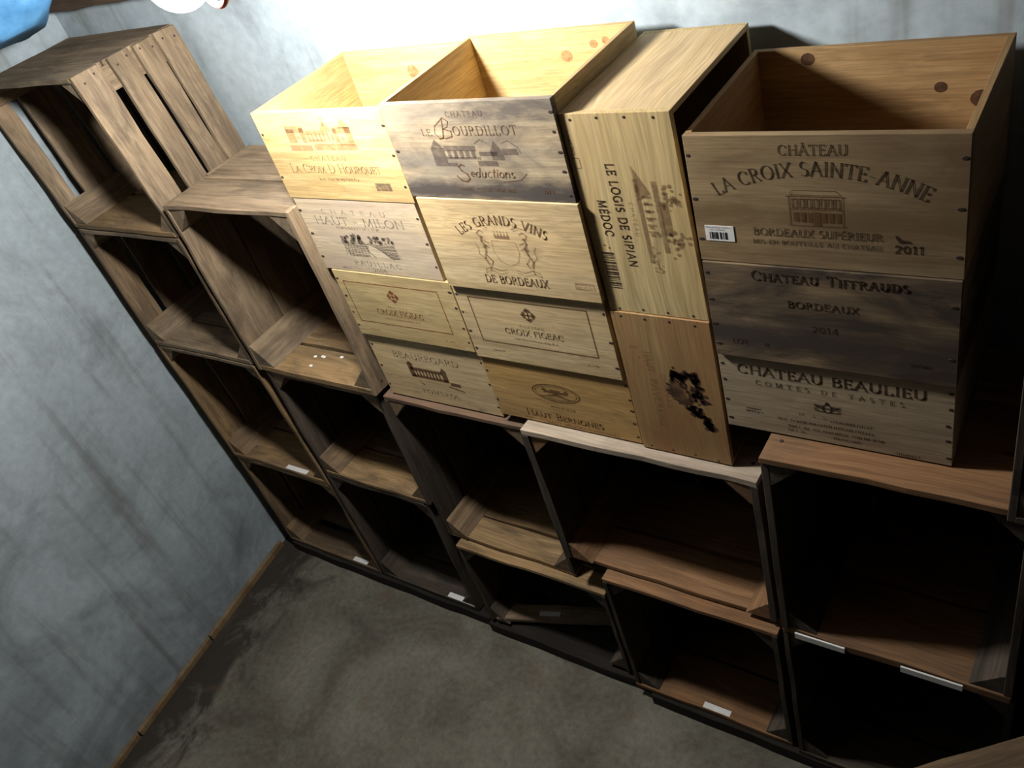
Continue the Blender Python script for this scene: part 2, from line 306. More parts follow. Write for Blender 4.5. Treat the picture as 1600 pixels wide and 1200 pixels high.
# ------------------------------------------------------------------ stencilled lettering: a broad-nib stroke alphabet
def arc(cx, cy, rx, ry, a0, a1, n=9):
    return [(cx + rx * math.cos(math.radians(a0 + (a1 - a0) * i / n)), cy + ry * math.sin(math.radians(a0 + (a1 - a0) * i / n))) for i in range(n + 1)]
GL = {  # width, strokes, serif feet
 'A': (.78, [[(.04, 0), (.40, 1)], [(.38, 1), (.74, 0)], [(.17, .36), (.61, .36)]], [(.04, 0), (.74, 0)]),
 'B': (.64, [[(.12, 0), (.12, 1)], [(.05, 1), (.30, 1)] + arc(.30, .765, .22, .235, 80, -90) + [(.12, .53)], [(.12, .53), (.32, .53)] + arc(.32, .265, .26, .265, 80, -90) + [(.05, 0)]], []),
 'C': (.76, [arc(.42, .5, .36, .5, 48, 312, 14), [(.66, .87), (.67, .70)]], []),
 'D': (.80, [[(.12, 0), (.12, 1)], [(.05, 1), (.32, 1)] + arc(.32, .5, .40, .5, 85, -85, 12) + [(.05, 0)]], []),
 'E': (.58, [[(.12, 0), (.12, 1)], [(.05, 1), (.50, 1), (.50, .86)], [(.12, .53), (.42, .53)], [(.42, .60), (.42, .45)], [(.05, 0), (.53, 0), (.54, .16)]], []),
 'F': (.54, [[(.12, 0), (.12, 1)], [(.05, 1), (.50, 1), (.50, .85)], [(.12, .53), (.42, .53)]], [(.12, 0)]),
 'G': (.80, [arc(.42, .5, .36, .5, 48, 325, 14), [(.70, .42), (.70, .05)], [(.56, .42), (.78, .42)]], []),
 'H': (.80, [[(.12, 0), (.12, 1)], [(.68, 0), (.68, 1)], [(.12, .52), (.68, .52)]], [(.12, 0), (.68, 0), (.12, 1), (.68, 1)]),
 'I': (.28, [[(.14, 0), (.14, 1)]], [(.14, 0), (.14, 1)]),
 'J': (.34, [[(.18, 1), (.18, .1), (.06, -.1)]], [(.18, 1)]),
 'L': (.58, [[(.12, 0), (.12, 1)], [(.05, 0), (.52, 0), (.54, .18)]], [(.12, 1)]),
 'M': (.94, [[(.12, 0), (.15, 1)], [(.15, 1), (.47, .08)], [(.47, .08), (.79, 1)], [(.79, 1), (.82, 0)]], [(.12, 0), (.82, 0), (.12, 1), (.82, 1)]),
 'N': (.82, [[(.12, 0), (.12, 1)], [(.12, 1), (.70, .02)], [(.70, 0), (.70, 1)]], [(.12, 0), (.10, 1), (.70, 1)]),
 'O': (.86, [arc(.43, .5, .37, .5, 0, 360, 20)], []),
 'P': (.60, [[(.12, 0), (.12, 1)], [(.05, 1), (.30, 1)] + arc(.30, .74, .24, .26, 80, -90) + [(.12, .48)]], [(.12, 0)]),
 'Q': (.86, [arc(.43, .5, .37, .5, 0, 360, 20), [(.46, .05), (.66, -.16), (.88, -.2)]], []),
 'R': (.70, [[(.12, 0), (.12, 1)], [(.05, 1), (.30, 1)] + arc(.30, .76, .22, .24, 80, -90) + [(.12, .52)], [(.32, .52), (.66, 0)]], [(.12, 0), (.66, 0)]),
 'S': (.56, [arc(.28, .755, .20, .245, 35, 265, 10) + arc(.28, .255, .22, .255, 85, -145, 10)], []),
 'T': (.70, [[(.35, 0), (.35, 1)], [(.03, .84), (.05, 1), (.65, 1), (.67, .84)]], [(.35, 0)]),
 'U': (.78, [[(.12, 1), (.12, .32)] + arc(.39, .32, .27, .32, 180, 360, 10) + [(.66, 1)]], [(.12, 1), (.66, 1)]),
 'V': (.76, [[(.04, 1), (.38, 0)], [(.38, 0), (.72, 1)]], [(.04, 1), (.72, 1)]),
 'X': (.72, [[(.06, 1), (.66, 0)], [(.06, 0), (.66, 1)]], [(.06, 1), (.66, 1), (.06, 0), (.66, 0)]),
 'Y': (.72, [[(.04, 1), (.36, .48)], [(.68, 1), (.36, .48)], [(.36, .48), (.36, 0)]], [(.04, 1), (.68, 1), (.36, 0)]),
 '0': (.58, [arc(.29, .5, .22, .5, 0, 360, 16)], []), '1': (.40, [[(.08, .82), (.22, 1), (.22, 0)]], [(.22, 0)]),
 '2': (.56, [arc(.28, .74, .20, .26, 170, -20, 8) + [(.08, 0), (.50, 0)]], []), '4': (.58, [[(.42, 0), (.42, 1), (.06, .3), (.54, .3)]], []),
 '5': (.54, [[(.46, 1), (.14, 1), (.12, .58)] + arc(.26, .32, .22, .32, 100, -150, 10)], []),
 '6': (.56, [[(.42, .98), (.16, .6)] + arc(.28, .3, .20, .3, 150, 510, 14)], []), '7': (.52, [[(.05, 1), (.48, 1), (.18, 0)]], []),
 '8': (.56, [arc(.28, .76, .18, .24, 0, 360, 12), arc(.28, .27, .22, .27, 0, 360, 14)], []),
 '-': (.42, [[(.06, .42), (.36, .42)]], []), "'": (.22, [[(.12, 1), (.08, .74)]], []), ' ': (.36, [], []),
 # cursive small letters
 'c': (.40, [arc(.22, .27, .17, .27, 50, 310, 8)], []), 'd': (.48, [arc(.22, .27, .17, .27, 20, 340, 9), [(.39, .95), (.36, .1), (.48, .02)]], []),
 'e': (.40, [[(.08, .26), (.34, .34)] + arc(.22, .30, .15, .24, 20, 310, 9)], []), 'i': (.22, [[(.10, .52), (.10, .06), (.2, .02)], [(.12, .72), (.13, .78)]], []),
 'n': (.48, [[(.08, .52), (.08, 0)], [(.08, .34)] + arc(.24, .36, .13, .16, 150, 0, 6) + [(.37, .05), (.46, .02)]], []), 'o': (.44, [arc(.22, .27, .16, .27, 0, 360, 12)], []),
 's': (.36, [[(.28, .46)] + arc(.18, .39, .10, .13, 60, 260, 6) + arc(.18, .13, .12, .13, 80, -140, 6)], []), 't': (.30, [[(.16, .85), (.12, .1), (.26, .02)], [(.02, .54), (.28, .56)]], []),
 'u': (.48, [[(.08, .52), (.08, .15)] + arc(.21, .15, .13, .15, 180, 340, 6) + [(.36, .52)], [(.36, .52), (.37, .06), (.46, .02)]], []),
}
class Print:
    """flat ink laid on a box front (plane y = const), drawn in x, z metres"""
    def __init__(self, y, lift=0.0004): self.bm = bmesh.new(); self.y = y - lift; self.pieces = [('', self.bm)]
    def new(self, name):
        self.bm = bmesh.new(); self.pieces.append((name, self.bm))
    def quad(self, *p):
        vs = [self.bm.verts.new((q[0], self.y, q[1])) for q in p]
        f = self.bm.faces.new(vs)
        f.normal_update()
        if f.normal.y > 0: f.normal_flip()
    poly = quad
    def rect(self, x0, z0, x1, z1): self.quad((x0, z0), (x1, z0), (x1, z1), (x0, z1))
    def seg(self, a, b, w, ext=0.25):
        dx, dz = b[0] - a[0], b[1] - a[1]; L = math.hypot(dx, dz)
        if L < 1e-9: return
        ux, uz = dx / L, dz / L; e = min(w * ext, L); nx, nz_ = -uz * w / 2, ux * w / 2
        a = (a[0] - ux * e, a[1] - uz * e); b = (b[0] + ux * e, b[1] + uz * e)
        self.quad((a[0] + nx, a[1] + nz_), (b[0] + nx, b[1] + nz_), (b[0] - nx, b[1] - nz_), (a[0] - nx, a[1] - nz_))
    def line(self, pts, w):
        for a, b in zip(pts[:-1], pts[1:]): self.seg(a, b, w)
    def disc(self, c, rx, rz=None, n=14): 
        rz = rz or rx
        self.quad(*[(c[0] + rx * math.cos(2 * math.pi * k / n), c[1] + rz * math.sin(2 * math.pi * k / n)) for k in range(n)])
    def ring(self, c, rx, rz, w, n=26):
        self.line([(c[0] + rx * math.cos(2 * math.pi * k / n), c[1] + rz * math.sin(2 * math.pi * k / n)) for k in range(n + 1)], w)
    def frame(self, x0, z0, x1, z1, w): self.line([(x0, z0), (x1, z0), (x1, z1), (x0, z1), (x0, z0)], w)
    def text(self, s, x0, x1, zb, h, style='serif', sag=0.0, gap=0.1, wmax=.15, wmin=.045, down=False, slant=0.0, small=0.78):
        """s fitted between x0 and x1 on base line zb; sag bends it over an arc; down=True runs it down the panel
        (then x0, x1 are start and end heights and zb is the base line's x)"""
        self.new('lettering')
        lay = []; u = 0.0
        for ch in s:
            acc = None
            if ch in 'ÂÉ': acc = ch; ch = {'Â': 'A', 'É': 'E'}[ch]
            k = 1.0; key = ch
            if style != 'script' and ch.islower(): key = ch.upper(); k = small
            if key not in GL: key = ' '
            lay.append((u, k, key, acc)); u += GL[key][0] * k + gap
        tot = u - gap; span = abs(x1 - x0); sx = span / tot
        if sag: Rr = (span ** 2 / 4 + sag ** 2) / (2 * sag)
        def place(p):
            q, v = p[0] * sx + slant * p[1] * h, p[1] * h
            if down: return (zb + v, x0 - q)
            if sag:
                xm = (x0 + x1) / 2; th = (x0 + q - xm) / Rr * (math.asin(span / 2 / Rr) * Rr / (span / 2)); rr = Rr + v
                return (xm + rr * math.sin(th), zb + sag - Rr + rr * math.cos(th))
            return (x0 + q, zb + v)
        nib = math.radians(24)
        for u, k, key, acc in lay:
            strokes = [list(st) for st in GL[key][1]]
            if acc == 'Â': strokes.append([(.28, 1.1), (.39, 1.22), (.50, 1.1)])
            if acc == 'É': strokes.append([(.24, 1.1), (.38, 1.25)])
            for st in strokes:
                for a, b in zip(st[:-1], st[1:]):
                    dx, dz = (b[0] - a[0]), (b[1] - a[1]); L = math.hypot(dx, dz) or 1
                    cr = abs(dx / L * math.sin(nib) + dz / L * math.cos(nib))
                    if style == 'sans': w = wmax * (0.75 + 0.25 * cr)
                    else: w = wmin + (wmax - wmin) * cr ** 2
                    self.seg(place((u + a[0] * k, a[1] * k)), place((u + b[0] * k, b[1] * k)), w * h)
            if style == 'serif':
                for q in GL[key][2]:
                    zz = q[1] * k
                    self.seg(place((u + q[0] * k - .11 * k, zz)), place((u + q[0] * k + .11 * k, zz)), wmin * 1.1 * h, 0)
    def tiny(self, x0, x1, z, h, seed=1, w=None):
        """a line of print too small and rubbed to read: broken ticks"""
        self.new('small_print')
        r = random.Random(seed); x = x0
        while x < x1:
            d = r.uniform(0.5, 0.9) * h
            if r.random() > 0.14:
                self.seg((x, z), (x + r.uniform(-.1, .1) * h, z + h * r.uniform(.7, 1)), h * .22)
                if r.random() > .4: self.seg((x, z + h * r.choice((0.05, .5, .95))), (x + d * .8, z + h * r.choice((0.05, .5, .95))), h * .14)
            x += d
    def bars(self, x0, x1, z0, z1, seed=2, vertical=True):
        self.new('barcode')
        r = random.Random(seed)
        a, e = (x0, x1) if vertical else (z0, z1)
        while a < e:
            w = r.choice((.0011, .0018, .0028, .0036))
            if a + w > e: break
            self.rect(a, z0, a + w, z1) if vertical else self.rect(x0, a, x1, a + w)
            a += w + r.choice((.0010, .0016, .0024))
    def build(self, name, m, parent, origin):
        self.pieces[0] = ('printed_ornament' if name == 'lettering' else name, self.pieces[0][1])
        for nm, bm in self.pieces:
            if not bm.verts: continue
            for v in bm.verts: v.co -= Vector(origin)
            me = bpy.data.meshes.new(nm); bm.to_mesh(me); bm.free(); me.materials.append(MATS[m])
            o = bpy.data.objects.new(nm, me); COL.objects.link(o); o.parent = parent

# ------------------------------------------------------------------ the cellar
def slab(name, lo, hi, m, jit=None):
    q = Mesh([m]); q.plank(lo, hi, 'x', tint=0.5); return struct(q.build(name))
slab('floor', (-2.7, -2.4, -0.1), (1.4, 0.5, FLOOR_Z), 'floor')
slab('wall_back', (-2.7, 0.295, FLOOR_Z), (1.4, 0.40, 2.45), 'wall')
LX = lambda y, z=0.0: -2.238 - (y + 0.06) * 0.1316 - 0.027 * z                    # face of the left wall, slightly out of square
q = Mesh(['wall']); q.prism([(LX(-2.4), -2.4), (LX(0.295), 0.295), (-2.62, 0.295), (-2.62, -2.4)], FLOOR_Z, 2.45, 'z', tint=.5)
for v in q.bm.verts:
    if v.co.x > -2.6: v.co.x -= 0.027 * v.co.z                  # and leaning back a little towards the top
struct(q.build('wall_left'))
q = Mesh(['ceiling_wood'])
for i in range(21): q.plank((-2.62 + i * 0.19, -2.4, 2.38), (-2.435 + i * 0.19, 0.295, 2.41), 'y', tint=random.uniform(.2, .8))
struct(q.build('ceiling'))
q = Mesh(['ceiling_wood']); q.plank((LX(.27) - 0.02, 0.245, 1.728), (1.4, 0.294, 1.90), 'x', 0.004, .3)
struct(q.build('trim_1', bevel=.002))                          # timber wall plate along the back wall, high up
# thin timber strip lying in the angle of floor and left wall
q = Mesh(['pine_tan', 'nail'])
for y0, y1 in ((-0.42, -0.03), (-0.75, -0.425), (-1.25, -0.755)):
    ym = (y0 + y1) / 2
    q.prism([(LX(y0), y0), (LX(y1), y1), (LX(y1) + .014, y1), (LX(y0) + .014, y0)], 0.0, 0.024 + random.uniform(-.003, .003), 'z', tint=random.uniform(.2, .8))
struct(q.build('baseboard_left', bevel=.002))

# sleepers under the crates
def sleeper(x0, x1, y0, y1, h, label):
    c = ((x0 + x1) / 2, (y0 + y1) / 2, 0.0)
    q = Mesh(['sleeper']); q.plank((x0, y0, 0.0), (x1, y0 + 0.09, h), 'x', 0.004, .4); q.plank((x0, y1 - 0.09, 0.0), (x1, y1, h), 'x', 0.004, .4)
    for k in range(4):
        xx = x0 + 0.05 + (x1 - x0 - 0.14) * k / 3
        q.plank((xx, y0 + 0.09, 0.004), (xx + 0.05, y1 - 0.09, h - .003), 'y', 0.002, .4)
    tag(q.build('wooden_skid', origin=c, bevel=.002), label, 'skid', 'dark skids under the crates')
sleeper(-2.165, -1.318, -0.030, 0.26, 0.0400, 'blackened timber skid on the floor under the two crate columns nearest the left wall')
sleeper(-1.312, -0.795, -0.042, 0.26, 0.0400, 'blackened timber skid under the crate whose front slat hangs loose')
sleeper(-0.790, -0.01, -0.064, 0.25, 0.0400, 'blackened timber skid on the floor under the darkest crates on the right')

# ------------------------------------------------------------------ apple crates lying on their sides, open to the room
POST = 0.052
def slats(n, gap, wide_first=None, depth=0.28):
    """(start, end) of n slats over the depth with gaps between"""
    if isinstance(n, list): return n
    w = (depth - gap * (n - 1)) / n
    out = []; y = 0
    for i in range(n):
        ww = wide_first if (i == 0 and wide_first) else w
        if wide_first and i > 0: ww = (depth - wide_first - gap * (n - 1)) / (n - 1)
        out.append((y, y + ww)); y += ww + gap
    return out
def crate(x0, x1, y, z0, z1, label, mats, depth=0.28, dx=0.0, over='side', ls=(3, .012, None), rs=(3, .012, None), ts=(2, .006, .09), bs=(2, .008, .10),
          t=0.011, bt=0.012, jit=0.004, post=POST, group='old slatted apple crates stacked on their sides', base=(5, .012), rotz=0.0, pivot=None):
    """mats: side, top, bottom, post, base timber"""
    z1 -= .0025; z0 += .0005
    org = ((x0 + x1) / 2, y + depth / 2, z0)
    root = thing('apple_crate', label, 'crate', org, group, rotz)
    if pivot: root.location = pivot
    sm, tm, bm_, pm, km = mats
    xi0, xi1 = (x0, x1) if over == 'end' else (x0 + t, x1 - t)      # run of the end boards
    zi0, zi1 = (z0, z1) if over == 'side' else (z0 + bt, z1 - t)    # run of the side slats
    def done(q, name):
        if dx: q.shear(z0, z1, dx)
        return q.build(name, root, org, .0012)
    parts = {}
    for sx, sp in ((-1, ls), (1, rs)):
        q = Mesh([sm, 'nail'])
        a, b = (x0, x0 + t) if sx < 0 else (x1 - t, x1)
        for (s, e) in slats(*sp, depth):
            q.plank((a, y + s, zi0), (b, y + e, zi1), 'z', jit, ends=.003)
            xf = b if sx > 0 else a
            for zz in (zi0 + 0.018, zi1 - 0.018):
                for yy in ((s + e) / 2 - .014, (s + e) / 2 + .016): q.disc((xf, y + yy, zz + random.uniform(-.006, .006)), .0028, 'x', sx, .0012)
        parts['L' if sx < 0 else 'R'] = done(q, 'side_panel')
    for sz, sp, m, th in ((1, ts, tm, t), (-1, bs, bm_, bt)):
        q = Mesh([m, 'nail', 'droppings'])
        a, b = (z1 - th, z1) if sz > 0 else (z0, z0 + th)
        for (s, e) in slats(*sp, depth):
            q.plank((xi0, y + s, a), (xi1, y + e, b), 'x', jit, ends=.002)
            if over == 'end' and sz > 0:
                for xx in (x0 + .022, x1 - .022): q.disc((xx, y + (s + e) / 2 + random.uniform(-.008, .008), b), .004, 'z', 1, .001)
        parts['T' if sz > 0 else 'B'] = q
    parts['T'] = done(parts['T'], 'end_panel')
    parts['Bq'] = parts['B']
    for cx, cz, ux, uz in ((x0 + t, z0 + bt, 1, 1), (x1 - t, z0 + bt, -1, 1), (x0 + t, z1 - t, 1, -1), (x1 - t, z1 - t, -1, -1)):
        q = Mesh([pm])
        q.prism([(cx, cz), (cx + ux * post, cz), (cx + ux * .006, cz + uz * (post - .004)), (cx, cz + uz * post)], y + .003, y + depth - .012, 'y')
        done(q, 'corner_post')
    q = Mesh(['crate_shade' if km == 'crate_dark' else km])
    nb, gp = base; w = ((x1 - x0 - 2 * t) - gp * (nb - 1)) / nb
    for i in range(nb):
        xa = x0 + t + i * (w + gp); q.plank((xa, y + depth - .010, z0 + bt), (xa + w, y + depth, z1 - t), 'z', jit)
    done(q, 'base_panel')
    return root, parts, org, done
def finish(c, spots=()):
    root, parts, org, done = c
    q = parts['Bq']
    for p in spots: q.disc(p, .0045, 'z', 1, .0015, 2, 8, 1.4)
    return done(q, 'end_panel')
def paper(c, lo, hi, seed=0):
    """a narrow paper label stuck on the crate, with a line of faint handwriting"""
    root, parts, org, done = c
    q = Mesh(['paper']); q.plank(lo, hi, 'x', tint=.5)
    o = q.build('paper_label', root, org); o['label'] = 'narrow white paper label'
    return o
def paper_rot(c, ctr, ux, w, h, nrm, lift=.0006):
    root, parts, org, done = c
    q = Mesh(['paper']); q.plank((-w / 2, -h / 2, 0), (w / 2, h / 2, lift), 'x', tint=.5)
    z = Vector(nrm).normalized(); x = Vector(ux).normalized(); yv = z.cross(x)
    M = Matrix((x, yv, z)).transposed()
    for v in q.bm.verts: v.co = M @ v.co + Vector(ctr)
    o = q.build('paper_label', root, org); o['label'] = 'narrow white paper label'
    return o

G3 = ('crate_grey', 'crate_grey', 'crate_grey', 'crate_grey', 'crate_dark')
YF = -0.02
c = crate(-2.222, -1.772, YF, 1.280, 1.665, 'grey slatted apple crate on top of the column against the left wall', ('crate_grey', 'crate_grey', 'crate_tan', 'crate_grey', 'crate_dark'),
          dx=-.054, ls=([(0, .047), (.076, .17), (.185, .285)], 0, None), rs=([(0, .070), (.096, .153), (.165, .219), (.226, .285)], 0, None), ts=(2, .003, .085), bs=(2, .008, .15), depth=.285); finish(c)
c = crate(-2.216, -1.774, YF, 0.897, 1.279, 'slatted apple crate second from the top against the left wall, pale slit in its side', ('crate_brown', 'crate_grey', 'crate_grey', 'crate_grey', 'crate_dark'),
          ls=([(0, .068), (.087, .18), (.194, .28)], 0, None), dx=-.004); finish(c)
c = crate(-2.182, -1.750, YF, 0.452, 0.896, 'tan apple crate second from the floor against the left wall, white label on its front', ('crate_tan', 'crate_grey', 'crate_tan', 'crate_brown', 'crate_dark'),
          dx=-.028, bs=(2, .008, .13)); finish(c)
paper(c, (-1.935, YF + .003, .4638), (-1.845, YF + .018, .4650))
c = crate(-2.174, -1.748, YF, 0.043, 0.451, 'brown apple crate on the skid in the corner by the left wall', ('crate_brown', 'crate_brown', 'crate_brown', 'crate_brown', 'crate_dark'),
          bs=(2, .022, .085)); finish(c)
paper(c, (-1.872, YF + .003, .0550), (-1.775, YF + .018, .0562))
c = crate(-1.757, -1.337, YF - .004, 0.889, 1.372, 'tall grey apple crate beside the wine boxes, white specks on its bottom board', ('crate_grey', 'crate_grey', 'crate_tan', 'crate_grey', 'crate_dark'),
          ts=(2, .008, .115), bs=(2, .01, .10), ls=(2, .004, .13), bt=.016, post=.06)
finish(c, ((-1.60, .045, .905), (-1.578, .05, .905), (-1.572, .049, .905), (-1.585, .012, .905), (-1.52, .06, .905)))
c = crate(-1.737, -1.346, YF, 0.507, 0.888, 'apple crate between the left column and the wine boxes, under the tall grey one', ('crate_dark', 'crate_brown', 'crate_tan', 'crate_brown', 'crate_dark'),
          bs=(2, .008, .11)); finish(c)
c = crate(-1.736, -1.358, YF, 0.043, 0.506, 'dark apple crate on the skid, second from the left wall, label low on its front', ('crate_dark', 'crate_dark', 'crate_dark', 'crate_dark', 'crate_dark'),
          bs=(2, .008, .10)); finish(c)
paper(c, (-1.475, YF + .002, .0550), (-1.372, YF + .018, .0562))
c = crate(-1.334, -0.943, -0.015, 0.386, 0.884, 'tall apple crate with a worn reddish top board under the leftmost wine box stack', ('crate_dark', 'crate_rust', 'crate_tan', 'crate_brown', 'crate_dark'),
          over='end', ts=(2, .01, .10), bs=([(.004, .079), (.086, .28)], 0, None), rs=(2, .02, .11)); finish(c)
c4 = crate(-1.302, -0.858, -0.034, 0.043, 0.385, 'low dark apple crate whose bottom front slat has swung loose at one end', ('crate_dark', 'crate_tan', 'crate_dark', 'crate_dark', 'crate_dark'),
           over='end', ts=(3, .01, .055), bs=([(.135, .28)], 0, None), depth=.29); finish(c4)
# its bottom front slat has come off at the right end and lies slantwise in the opening
a0, a1 = Vector((-1.285, -.012, .066)), Vector((-.955, .098, .066)); sl = (a1 - a0)
q = Mesh(['crate_grey', 'nail']); q.plank((0, -.026, -.006), (sl.length, .026, .006), 'x', .003, .7)
R = Matrix.Rotation(math.atan2(sl.y, sl.x), 4, 'Z')
for v in q.bm.verts: v.co = R @ v.co + a0
q.disc((-1.283, -.008, .072), .014, 'z', 1, .002, 1)
o = q.build('loose_slat', c4[0], c4[2], .0012)
paper_rot(c4, R @ Vector((.155, -.004, .0064)) + a0, R @ Vector((1, 0, 0)), .06, .014, (0, 0, 1), .0016)
c = crate(-0.926, -0.440, -0.038, 0.486, 0.905, 'wide apple crate with a pale dusty top board under the middle wine boxes', ('crate_dark', 'crate_pale', 'crate_red', 'crate_red', 'crate_dark'),
          over='end', ts=(2, .01, .085), bs=([(.012, .115), (.13, .30)], 0, None), rs=(2, .02, .11), t=.014, depth=.30); finish(c)
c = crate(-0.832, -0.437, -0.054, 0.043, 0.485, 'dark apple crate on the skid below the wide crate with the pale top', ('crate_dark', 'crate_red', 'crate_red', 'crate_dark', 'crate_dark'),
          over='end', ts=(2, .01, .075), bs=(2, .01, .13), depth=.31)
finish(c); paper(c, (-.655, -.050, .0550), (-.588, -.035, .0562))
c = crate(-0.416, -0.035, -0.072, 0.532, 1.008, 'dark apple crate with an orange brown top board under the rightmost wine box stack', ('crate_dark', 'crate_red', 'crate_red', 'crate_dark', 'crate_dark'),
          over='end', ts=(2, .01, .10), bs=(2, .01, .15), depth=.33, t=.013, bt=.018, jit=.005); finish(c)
paper(c, (-.390, -.0772, .5325), (-.300, -.0740, .5475)); paper(c, (-.205, -.0772, .5325), (-.107, -.0740, .5475))
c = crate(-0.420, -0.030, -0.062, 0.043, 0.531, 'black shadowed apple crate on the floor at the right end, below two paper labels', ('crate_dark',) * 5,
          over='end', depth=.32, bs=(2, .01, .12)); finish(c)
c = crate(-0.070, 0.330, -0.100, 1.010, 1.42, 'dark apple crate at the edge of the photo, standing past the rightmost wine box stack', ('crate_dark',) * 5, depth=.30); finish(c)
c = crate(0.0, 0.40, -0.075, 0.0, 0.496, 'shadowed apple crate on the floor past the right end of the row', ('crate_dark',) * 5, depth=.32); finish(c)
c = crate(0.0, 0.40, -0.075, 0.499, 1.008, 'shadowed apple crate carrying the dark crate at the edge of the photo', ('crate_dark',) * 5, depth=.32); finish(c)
# a crate set down askew in front of the row, only its top shows at the lower right corner
ang = math.atan2(.134, .152)
c = crate(-.20, .20, -.15, 0.0, 0.50, 'brown wooden crate set askew on the floor in front, lower right corner of the photo', ('crate_dark', 'crate_brown', 'crate_brown', 'crate_dark', 'crate_dark'),
          depth=.30, group='', over='end', ts=(2, .005, .15), rotz=ang, pivot=(-.15 + .15 * .66, -.222 - .15 * .75, 0.0)); finish(c)

# ------------------------------------------------------------------ wine boxes
def wine_box(x0, x1, y, z0, z1, label, m, depth=0.268, dx=0.0, onside=False, nails=(3, 3), inner=None, knots=(), seed=1, nail_rows=None, ends_m=None):
    """open six-bottle case of pine. Normally the open top looks up; onside=True turns it so that it opens to the right"""
    org = ((x0 + x1) / 2, y + depth / 2, z0); e, s, b = .0105, .0085, .007
    root = thing('wine_box', label, 'wine box', org, 'printed wooden wine boxes')
    inner = inner or m
    def done(q, name, par=root):
        if dx: q.shear(z0, z1, dx)
        return q.build(name, par, org, .0007)
    q = Mesh([m, 'nail', 'knot'])
    ax = 'z' if onside else 'x'
    q.plank((x0, y, z0), (x1, y + e, z1), ax, tint=.5, seg=1)
    rr = random.Random(seed)
    if onside:
        for zz in (z0 + .006, z1 - .008):
            for k in range(4): q.disc((x0 + (x1 - x0) * (k + .42) / 4, y, zz + rr.uniform(-.002, .002)), .0026, 'y', -1, .0005, 1)
    else:
        for side, n in ((0, nails[0]), (1, nails[1])):
            for k in range(n):
                zz = z0 + (z1 - z0) * (k + .5) / n; xx = x0 + .006 if side == 0 else x1 - .006
                q.disc((xx + rr.uniform(-.002, .002), y, zz + rr.uniform(-.004, .004)), .003, 'y', -1, .0005, 1, 8, rr.uniform(1, 1.9))
    front = done(q, 'front_panel')
    q = Mesh([inner, 'nail', 'knot_dark' if inner == 'pine_orange' else 'knot']); q.plank((x0, y + depth - e, z0), (x1, y + depth, z1), ax, tint=.5)
    for kx, kz, kr in knots: q.disc((kx, y + depth - e, kz), kr, 'y', -1, .0003, 2, 12, 1.1)
    done(q, 'back_panel')
    if onside:   # long walls above and below, floor board on the left, open to the right
        for a, bb in ((z0, z0 + s), (z1 - s, z1)):
            q = Mesh([ends_m or m]); q.plank((x0 + b, y + e, a), (x1, y + depth - e, bb), 'y', tint=.55); done(q, 'side_panel')
        q = Mesh([inner]); q.plank((x0, y + e, z0), (x0 + b, y + depth - e, z1), 'y', tint=.5); done(q, 'bottom_panel')
    else:
        for a, bb in ((x0, x0 + s), (x1 - s, x1)):
            q = Mesh([inner]); q.plank((a, y + e, z0), (bb, y + depth - e, z1), 'y', tint=.45); done(q, 'side_panel')
        q = Mesh([inner]); q.plank((x0 + s, y + e, z0), (x1 - s, y + depth - e, z0 + b), 'y', tint=.5); done(q, 'bottom_panel')
    return root, front, org
def stamp(box, y, fn, m, name='lettering', dx=None):
    p = Print(y); fn(p)
    if dx: 
        z0, z1, d = dx
        for _, bm in p.pieces:
            for v in bm.verts: v.co.x += d * (v.co.z - z0) / (z1 - z0)
    return p.build(name, m, box[1], box[2])

# --- leftmost stack, top to bottom
YA = -.006
b = wine_box(-1.331, -1.009, YA, 1.394, 1.567, 'open yellow pine wine box printed with a towered house, top of the leftmost box stack', 'pine_yellow', seed=3, nails=(2, 3), knots=((-1.155, 1.522, .014),))
def f(p):
    p.rect(-1.262, 1.493, -1.205, 1.504); p.rect(-1.198, 1.4945, -1.093, 1.507)                         # terrace
    p.rect(-1.257, 1.509, -1.236, 1.535); p.rect(-1.222, 1.509, -1.21, 1.537); p.rect(-1.257, 1.528, -1.21, 1.541)
    p.rect(-1.205, 1.511, -1.165, 1.515); p.rect(-1.21, 1.524, -1.15, 1.531)
    for k in range(7): p.rect(-1.205 + k * .010, 1.513, -1.2005 + k * .010, 1.526)
    p.poly((-1.168, 1.531), (-1.140, 1.531), (-1.154, 1.549)); p.rect(-1.156, 1.54, -1.152, 1.557)
    p.rect(-1.137, 1.509, -1.128, 1.535); p.rect(-1.108, 1.509, -1.094, 1.537); p.rect(-1.137, 1.526, -1.094, 1.537)
    p.poly((-1.122, 1.535), (-1.092, 1.535), (-1.108, 1.553)); p.disc((-1.118, 1.517), .0035); p.disc((-1.230, 1.519), .003)
    for k in range(12): p.rect(-1.13 + k * .003, 1.503, -1.128 + k * .003, 1.511)
stamp(b, YA, f, 'ink_red', 'printed_emblem')
def f(p):
    p.text('CHATEAU', -1.222, -1.133, 1.4745, .0085, gap=.35)
    p.text("La Croix D Hourquet", -1.288, -1.060, 1.4495, .0175, wmax=.12, gap=.06, small=.74)
    p.tiny(-1.222, -1.122, 1.434, .006, 5)
stamp(b, YA, f, 'ink_fade')
stamp(b, YA, lambda p: (p.rect(-1.087, 1.4165, -1.050, 1.4315),), 'ink_grey', 'ink_stamp')
YB = -.005
b = wine_box(-1.326, -1.013, YB, 1.230, 1.393, 'cream wine box printed with a vineyard landscape, second from the top of its stack', 'pine_cream', seed=5, nails=(3, 3))
